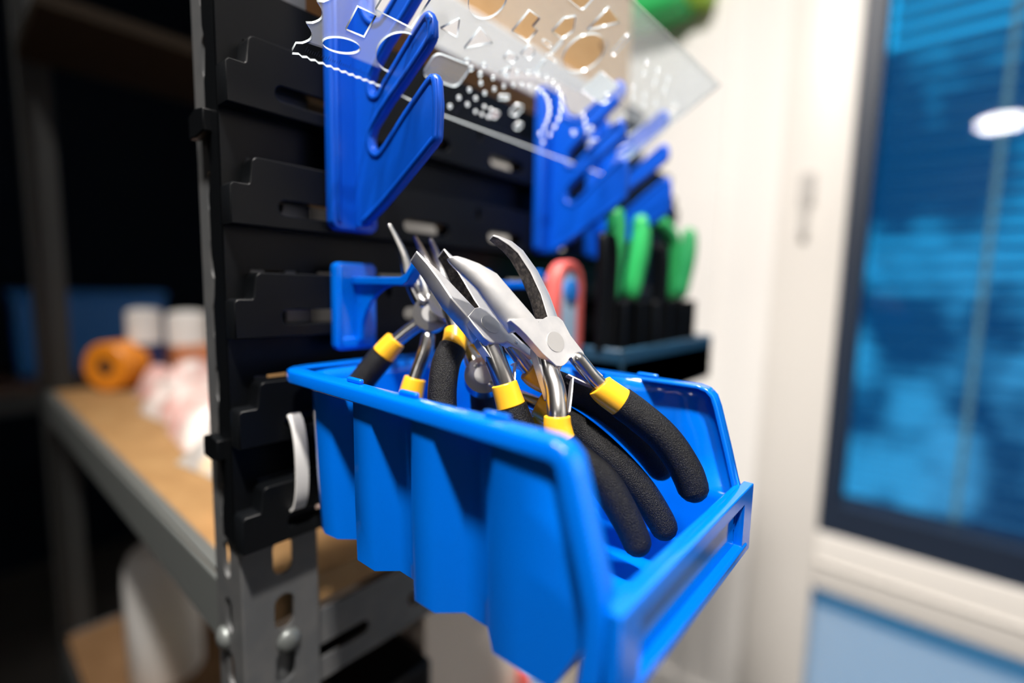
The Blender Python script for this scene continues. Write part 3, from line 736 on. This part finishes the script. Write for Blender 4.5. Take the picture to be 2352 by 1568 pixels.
needle_pliers('pliers lying lowest in the bin, mostly hidden under the two front pairs', (89, 155.4, -39.6), (.6, -.6, .5),
    [(88.6, 155.1, -38.8), (82.3, 155.9, -32.8), (76.7, 157.2, -26.6), (71.7, 159.2, -20.1)], [(89, 157, -39), (84.3, 160, -34), (79, 163, -28), (75, 166, -23)],
    [(90.2, 154.8, -40.8), (97.6, 158, -44.6), (106.9, 161.5, -47.4), (113.9, 164.6, -49.6)], [(112.7, 163.7, -48.9), (117.7, 166.2, -51.4), (128.8, 172.1, -58.4), (140.7, 177, -67.8), (151.7, 183.2, -80.4), (159.9, 187.1, -92.8), (163.2, 188.9, -100.9)],
    [(87.3, 156.4, -40.1), (94.4, 160.2, -46.3), (101.5, 163.9, -54.4), (106.4, 166.1, -59.1)], [(105.7, 165.7, -57.8), (108.7, 167.6, -62.5), (112.8, 170, -69.8), (120.1, 173.4, -80.6), (127.4, 176.6, -93)],
    [(114.3, 167.2, -52.7), (111.1, 165.9, -51.4), (108.2, 165, -49.8), (108.3, 166.3, -50.4), (107.7, 166.5, -54.7), (107, 166.6, -59.1)])

# ------------------------------------------------------------------ far tool rack and the tools in it
rk = thing('tool_rack', 'dark blue plastic tool rack on the panel holding the green handled pliers', 'tool rack', V(40, 400, -84))
obj('tray', boxes(((2, 316, -84), (72, 502, -50)), ((68, 316, -84), (72, 502, -42)), ((2, 316, -84), (72, 320, -42)), ((2, 498, -84), (72, 502, -42))), 'dblue', rk, bevel=.002)
obj('back_plate', boxes(((1, 316, -84), (6, 502, 2))), 'black', rk, bevel=.002)
for y in (338, 366, 394, 422, 450, 478): obj('divider', boxes(((6, y - 2, -50), (62, y + 2, -8))), 'black', rk, bevel=.001)
def green_pliers(y, label, mats, off=20, arch=0):
    t = thing('pliers', label, 'pliers', V(45, y, -50), 'green handled pliers in the far rack')
    for s, m in ((-1, mats[0]), (1, mats[1])):
        top = y + s * off + (-arch if s < 0 else 4)
        bm = bmesh.new(); P_ = catmull([V(45, y + s * (off - 5), -8), V(46, y + s * (off - 1), 12), V(48, y + s * (off + 1), 32), V(48, y + s * off + (-arch * .25 if s < 0 else 3), 50), V(46, top, 63)], 6)
        tube(bm, P_, [.0062 + .0018 * math.sin(math.pi * i / len(P_)) for i in range(len(P_))], 16, 'round'); obj('handle', bm, m, t, smooth=60)
    for s in (-1, 1):
        bm = bmesh.new(); tube(bm, catmull([V(45, y + s * (off - 5), -4), V(45, y + s * 8, -20), V(45, y + s * 3, -47)], 5), [.0044 - .0001 * i for i in range(11)], 12, 'round'); obj('jaw', bm, 'black', t, smooth=60)
    bm = bmesh.new(); disc(bm, V(41, y, -30), Vector((1, 0, 0)), .009, .008, 24); obj('joint', bm, 'black', t, smooth=40)
    return t
green_pliers(361, 'bright green handled pliers, nearest in the far rack', ('green', 'green'), 20)
green_pliers(468, 'darker green handled pliers with an arched grip at the far end of the rack', ('green', 'dgreen'), 17, 34)
def black_snips(y, lab):
    t = thing('side_cutter', lab, 'cutters', V(50, y, -50), 'black tools in the far rack')
    for s in (-1, 1):
        bm = bmesh.new(); tube(bm, catmull([V(52, y + s * 5, -48), V(52, y + s * 6, -10), V(52, y + s * 7, 25), V(50, y + s * 5, 42)], 6), .0045, 12, 'round'); obj('handle', bm, 'black', t, smooth=60)
black_snips(324, 'slim black handled cutters left of the bright green pliers in the far rack')
black_snips(417, 'slim black handled cutters between the two green handled pliers')

# red rimmed tool hanging beside the rack
t = thing('pocket_tool', 'rounded coral-red rimmed tool with pale blue face hanging behind the bent-nose pliers', 'tool', V(20, 302, -60))
def capsule(y, z0, z1, r):
    o = []
    for k in range(13): a = math.pi * k / 12; o.append((y + r * math.cos(a), z1 + r * math.sin(a)))
    for k in range(13): a = math.pi + math.pi * k / 12; o.append((y + r * math.cos(a), z0 + r * math.sin(a)))
    return o
me = curve_sheet(mmloop(capsule(302, -55, 3, 16.5)), [mmloop(capsule(302, -55, 3, 12))], .008, .0015); link('rim', yz(me, 30), t, 'red', smooth=50)
me = curve_sheet(mmloop(capsule(302, -55, 3, 12.8)), [], .006); link('face', yz(me, 31), t, 'pale', smooth=40)
bm = bmesh.new(); disc(bm, V(34, 303, -1), Vector((1, 0, 0)), .008, .002, 24, .001); obj('button', bm, 'btn', t, smooth=50)
obj('hanging_tab', boxes(((3, 297, 6), (30, 307, 10))), 'btn', t, bevel=.001)

# ------------------------------------------------------------------ upper shelf: box and green clamp
t = thing('cardboard_box', 'plain tan cardboard box on the upper shelf behind the clear ruler', 'box', V(-150, 300, 185))
obj('body', boxes(((-160, 160, 185), (-24, 486, 420))), 'card', t, bevel=.002)
bm = bmesh.new(); disc(bm, V(-24.5, 432, 232), Vector((1, 0, 0)), .004, .0008, 20); obj('hole', bm, 'brown', t)
t = thing('hanging_bag', 'bright green bag with lime side hanging on the white wall beyond the clear ruler', 'bag', V(-265, 1190, 640))
obj('body', boxes(((-420, 1130, 645), (-250, 1228, 900))), 'green', t, bevel=.03, seg=4)
obj('side_pocket', boxes(((-262, 1140, 660), (-205, 1228, 860))), 'lime', t, bevel=.02, seg=4)
bm = bmesh.new(); tube(bm, catmull([V(-380, 1215, 890), V(-370, 1222, 1000), V(-330, 1226, 1060), V(-290, 1222, 1000), V(-280, 1215, 890)], 6), .008, 10, 'round'); obj('strap', bm, 'green', t, smooth=60)

# ------------------------------------------------------------------ things on the bench
BZ = -168.5
def roll(name, label, cat, c, axis, R, r, w, m, core=None):
    t = thing(name, label, cat, V(*c)); a = Vector(axis).normalized(); b = Vector((0, 0, 1)); d = a.cross(b)
    ctr = V(c[0], c[1], c[2] + R)
    bm = bmesh.new(); rings = []
    prof = [(r, -w / 2), (R - 3, -w / 2), (R, -w / 2 + 3), (R, w / 2 - 3), (R - 3, w / 2), (r, w / 2)]
    for k in range(40):
        g = 2 * math.pi * k / 40
        rings.append([bm.verts.new(ctr + (b * math.cos(g) + d * math.sin(g)) * (p / 1000) + a * (q / 1000)) for p, q in prof])
    for i in range(40):
        A, B_ = rings[i], rings[(i + 1) % 40]
        for k in range(6): bm.faces.new((A[k], A[(k + 1) % 6], B_[(k + 1) % 6], B_[k]))
    obj('tape', bm, m, t, smooth=40)
    bm = bmesh.new(); disc(bm, ctr - a * (w / 2000 - .002), a, r / 1000, w / 1000 - .004, 32); obj('core', bm, core or 'brown', t, smooth=40)
    return t
roll('tape_roll', 'round orange roll of tape standing on the chipboard bench near the rear post', 'tape roll', (-712, 175, BZ), (.6, -.8, 0), 37, 13, 46, 'orange')
tag(center(obj('carton', boxes(((-745, 196, BZ), (-700, 234, -100))), 'navybox', bevel=.002)), 'small navy blue carton behind the orange tape roll', 'box')
tag(center(obj('carton', boxes(((-735, 243, BZ), (-672, 297, -104))), 'rust', bevel=.002)), 'small orange-brown carton right of the navy carton on the bench', 'box')
for (x, y, z, R, lab) in ((-722, 214, -100, 24, 'white paper roll standing on the navy carton'), (-703, 268, -104, 29, 'larger white paper roll standing on the orange-brown carton')):
    bm = bmesh.new(); disc(bm, V(x, y, z), Vector((0, 0, 1)), R / 1000, .05, 32, .006)
    tag(center(obj('paper_roll', bm, 'white', smooth=40)), lab, 'paper roll', 'white rolls at the back of the bench')
def bag(x, y, z, lx, ly, h, rot, m, lab):
    bm = bmesh.new(); N = 12; c, s = math.cos(rot), math.sin(rot); g = [[], []]
    for side in (0, 1):
        for i in range(N + 1):
            row = []
            for j in range(N + 1):
                u, v_ = i / N * 2 - 1, j / N * 2 - 1
                hh = h * max(0, (1 - u ** 4)) ** .6 * max(0, (1 - v_ ** 4)) ** .6 * (1 + .25 * math.sin(5 * u + 3 * v_ + x))
                p = V(x + (u * lx * c - v_ * ly * s), y + (u * lx * s + v_ * ly * c), z + 1 + (hh if side else 0))
                row.append(bm.verts.new(p))
            g[side].append(row)
    for side in (0, 1):
        for i in range(N):
            for j in range(N): bm.faces.new((g[side][i][j], g[side][i + 1][j], g[side][i + 1][j + 1], g[side][i][j + 1]))
    bmesh.ops.remove_doubles(bm, verts=bm.verts, dist=.0002)
    tag(center(obj('parts_bag', bm, m, smooth=60)), lab, 'plastic bag', 'bags of parts along the bench')
bag(-590, 232, BZ, 55, 46, 44, .2, 'bag2', 'pinkish plastic parts bag farthest along the bench, below the white rolls')
bag(-470, 208, BZ, 55, 46, 34, .1, 'bag', 'white plastic parts bag in the middle of the bench beside the pink one')
bag(-352, 196, BZ, 52, 44, 38, -.1, 'bag2', 'white and red plastic parts bag behind the black panel')
bag(-240, 180, BZ, 48, 40, 28, .15, 'bag3', 'grey-beige plastic parts bag on the bench close to the steel post')
bm = boxes(((-152, 124, BZ), (-105, 140, -146)))
tag(center(obj('carton', bm, 'orange', bevel=.002)), 'small orange carton on the bench just behind the steel post', 'box')
bm = boxes(((-120, 260, BZ), (-60, 330, -134)))
tag(center(obj('carton', bm, 'brown', bevel=.002)), 'dark brown carton on the bench seen below the blue bin', 'box')
bag(-80, 205, BZ, 32, 30, 26, 0, 'bag', 'pale plastic bag on the bench right of the steel post under the blue bin')

# ------------------------------------------------------------------ lower shelf
LZ = -560
t = thing('bottle', 'tall white plastic bottle on the lower shelf under the bench, left of the post', 'bottle', V(-560, 182, LZ))
prof = [(0, 0), (42, 0), (45, 4), (45, 130), (44, 150), (38, 166), (24, 176), (0, 176)]
bm = bmesh.new(); rings = []
for k in range(32):
    g = 2 * math.pi * k / 32; rings.append([bm.verts.new(V(-560 + r * math.cos(g), 182 + r * math.sin(g), LZ + z * 1.1)) for r, z in prof[1:-1]])
for i in range(32):
    A, B_ = rings[i], rings[(i + 1) % 32]
    for k in range(len(prof) - 3): bm.faces.new((A[k], B_[k], B_[k + 1], A[k + 1]))
bm.faces.new([r[0] for r in rings][::-1]); bm.faces.new([r[-1] for r in rings])
obj('body', bm, 'white', t, smooth=40)
bm = bmesh.new(); disc(bm, V(-560, 182, LZ + 192), Vector((0, 0, 1)), .018, .02, 24); obj('cap', bm, 'white', t, smooth=40)
bm = bmesh.new(); disc(bm, V(-420, 176, LZ), Vector((0, 0, 1)), .03, .025, 24, .006)
tag(center(obj('bottle_cap', bm, 'teal', smooth=40)), 'round green cap on the lower shelf in front of the white bottle', 'cap')
tag(center(obj('carton', boxes(((-330, 232, LZ), (-45, 480, -237))), 'beige', bevel=.003)), 'large pale carton on the lower shelf below the blue bin', 'box')
tag(center(obj('carton', boxes(((-120, 165, LZ), (-30, 228, -282))), 'black', bevel=.003)), 'black case on the lower shelf below the steel rail', 'box')
t = thing('pocket_tool', 'pink and pale blue tool on the lower shelf under the bin front', 'tool', V(-36, 374, LZ))
obj('rim', boxes(((-43, 346, LZ), (-28, 352, -370))), 'red', t, bevel=.002); obj('face', boxes(((-43, 352, LZ), (-29, 402, -372))), 'pale', t, bevel=.002)

# ------------------------------------------------------------------ second bench far left with blue crates
S2 = thing('shelving_unit', 'second shade-darkened steel bench far back on the left, carrying blue crates', 'shelving', V(-1500, 150, Z0))
obj('board', boxes(((-1700, -900, -262), (-1302, 640, -246))), 'brown', S2, smooth=0)
obj('rail', boxes(((-1302, -900, -305), (-1298, 640, -262))), 'shadesteel', S2, bevel=.002)
for x, y in ((-1310, 640), (-1690, 640), (-1310, -900), (-1690, -900)): obj('post', boxes(((x - 18, y - 18, Z0), (x + 18, y + 18, -262))), 'shadesteel', S2, bevel=.002)
for y0, lab in ((-250, 'blue plastic crate at the left edge, far back beyond the dark post'), (118, 'blue plastic crate far back between the rear post and the white rolls')):
    t = thing('plastic_crate', lab, 'crate', V(-1500, y0 + 155, -246), 'blue crates on the rear bench')
    obj('body', boxes(((-1620, y0, -246), (-1450, y0 + 310, -50))), 'bluebox', t, bevel=.006)
    obj('rim', boxes(((-1626, y0 - 5, -50), (-1444, y0 + 315, -34))), 'bluebox', t, bevel=.004)
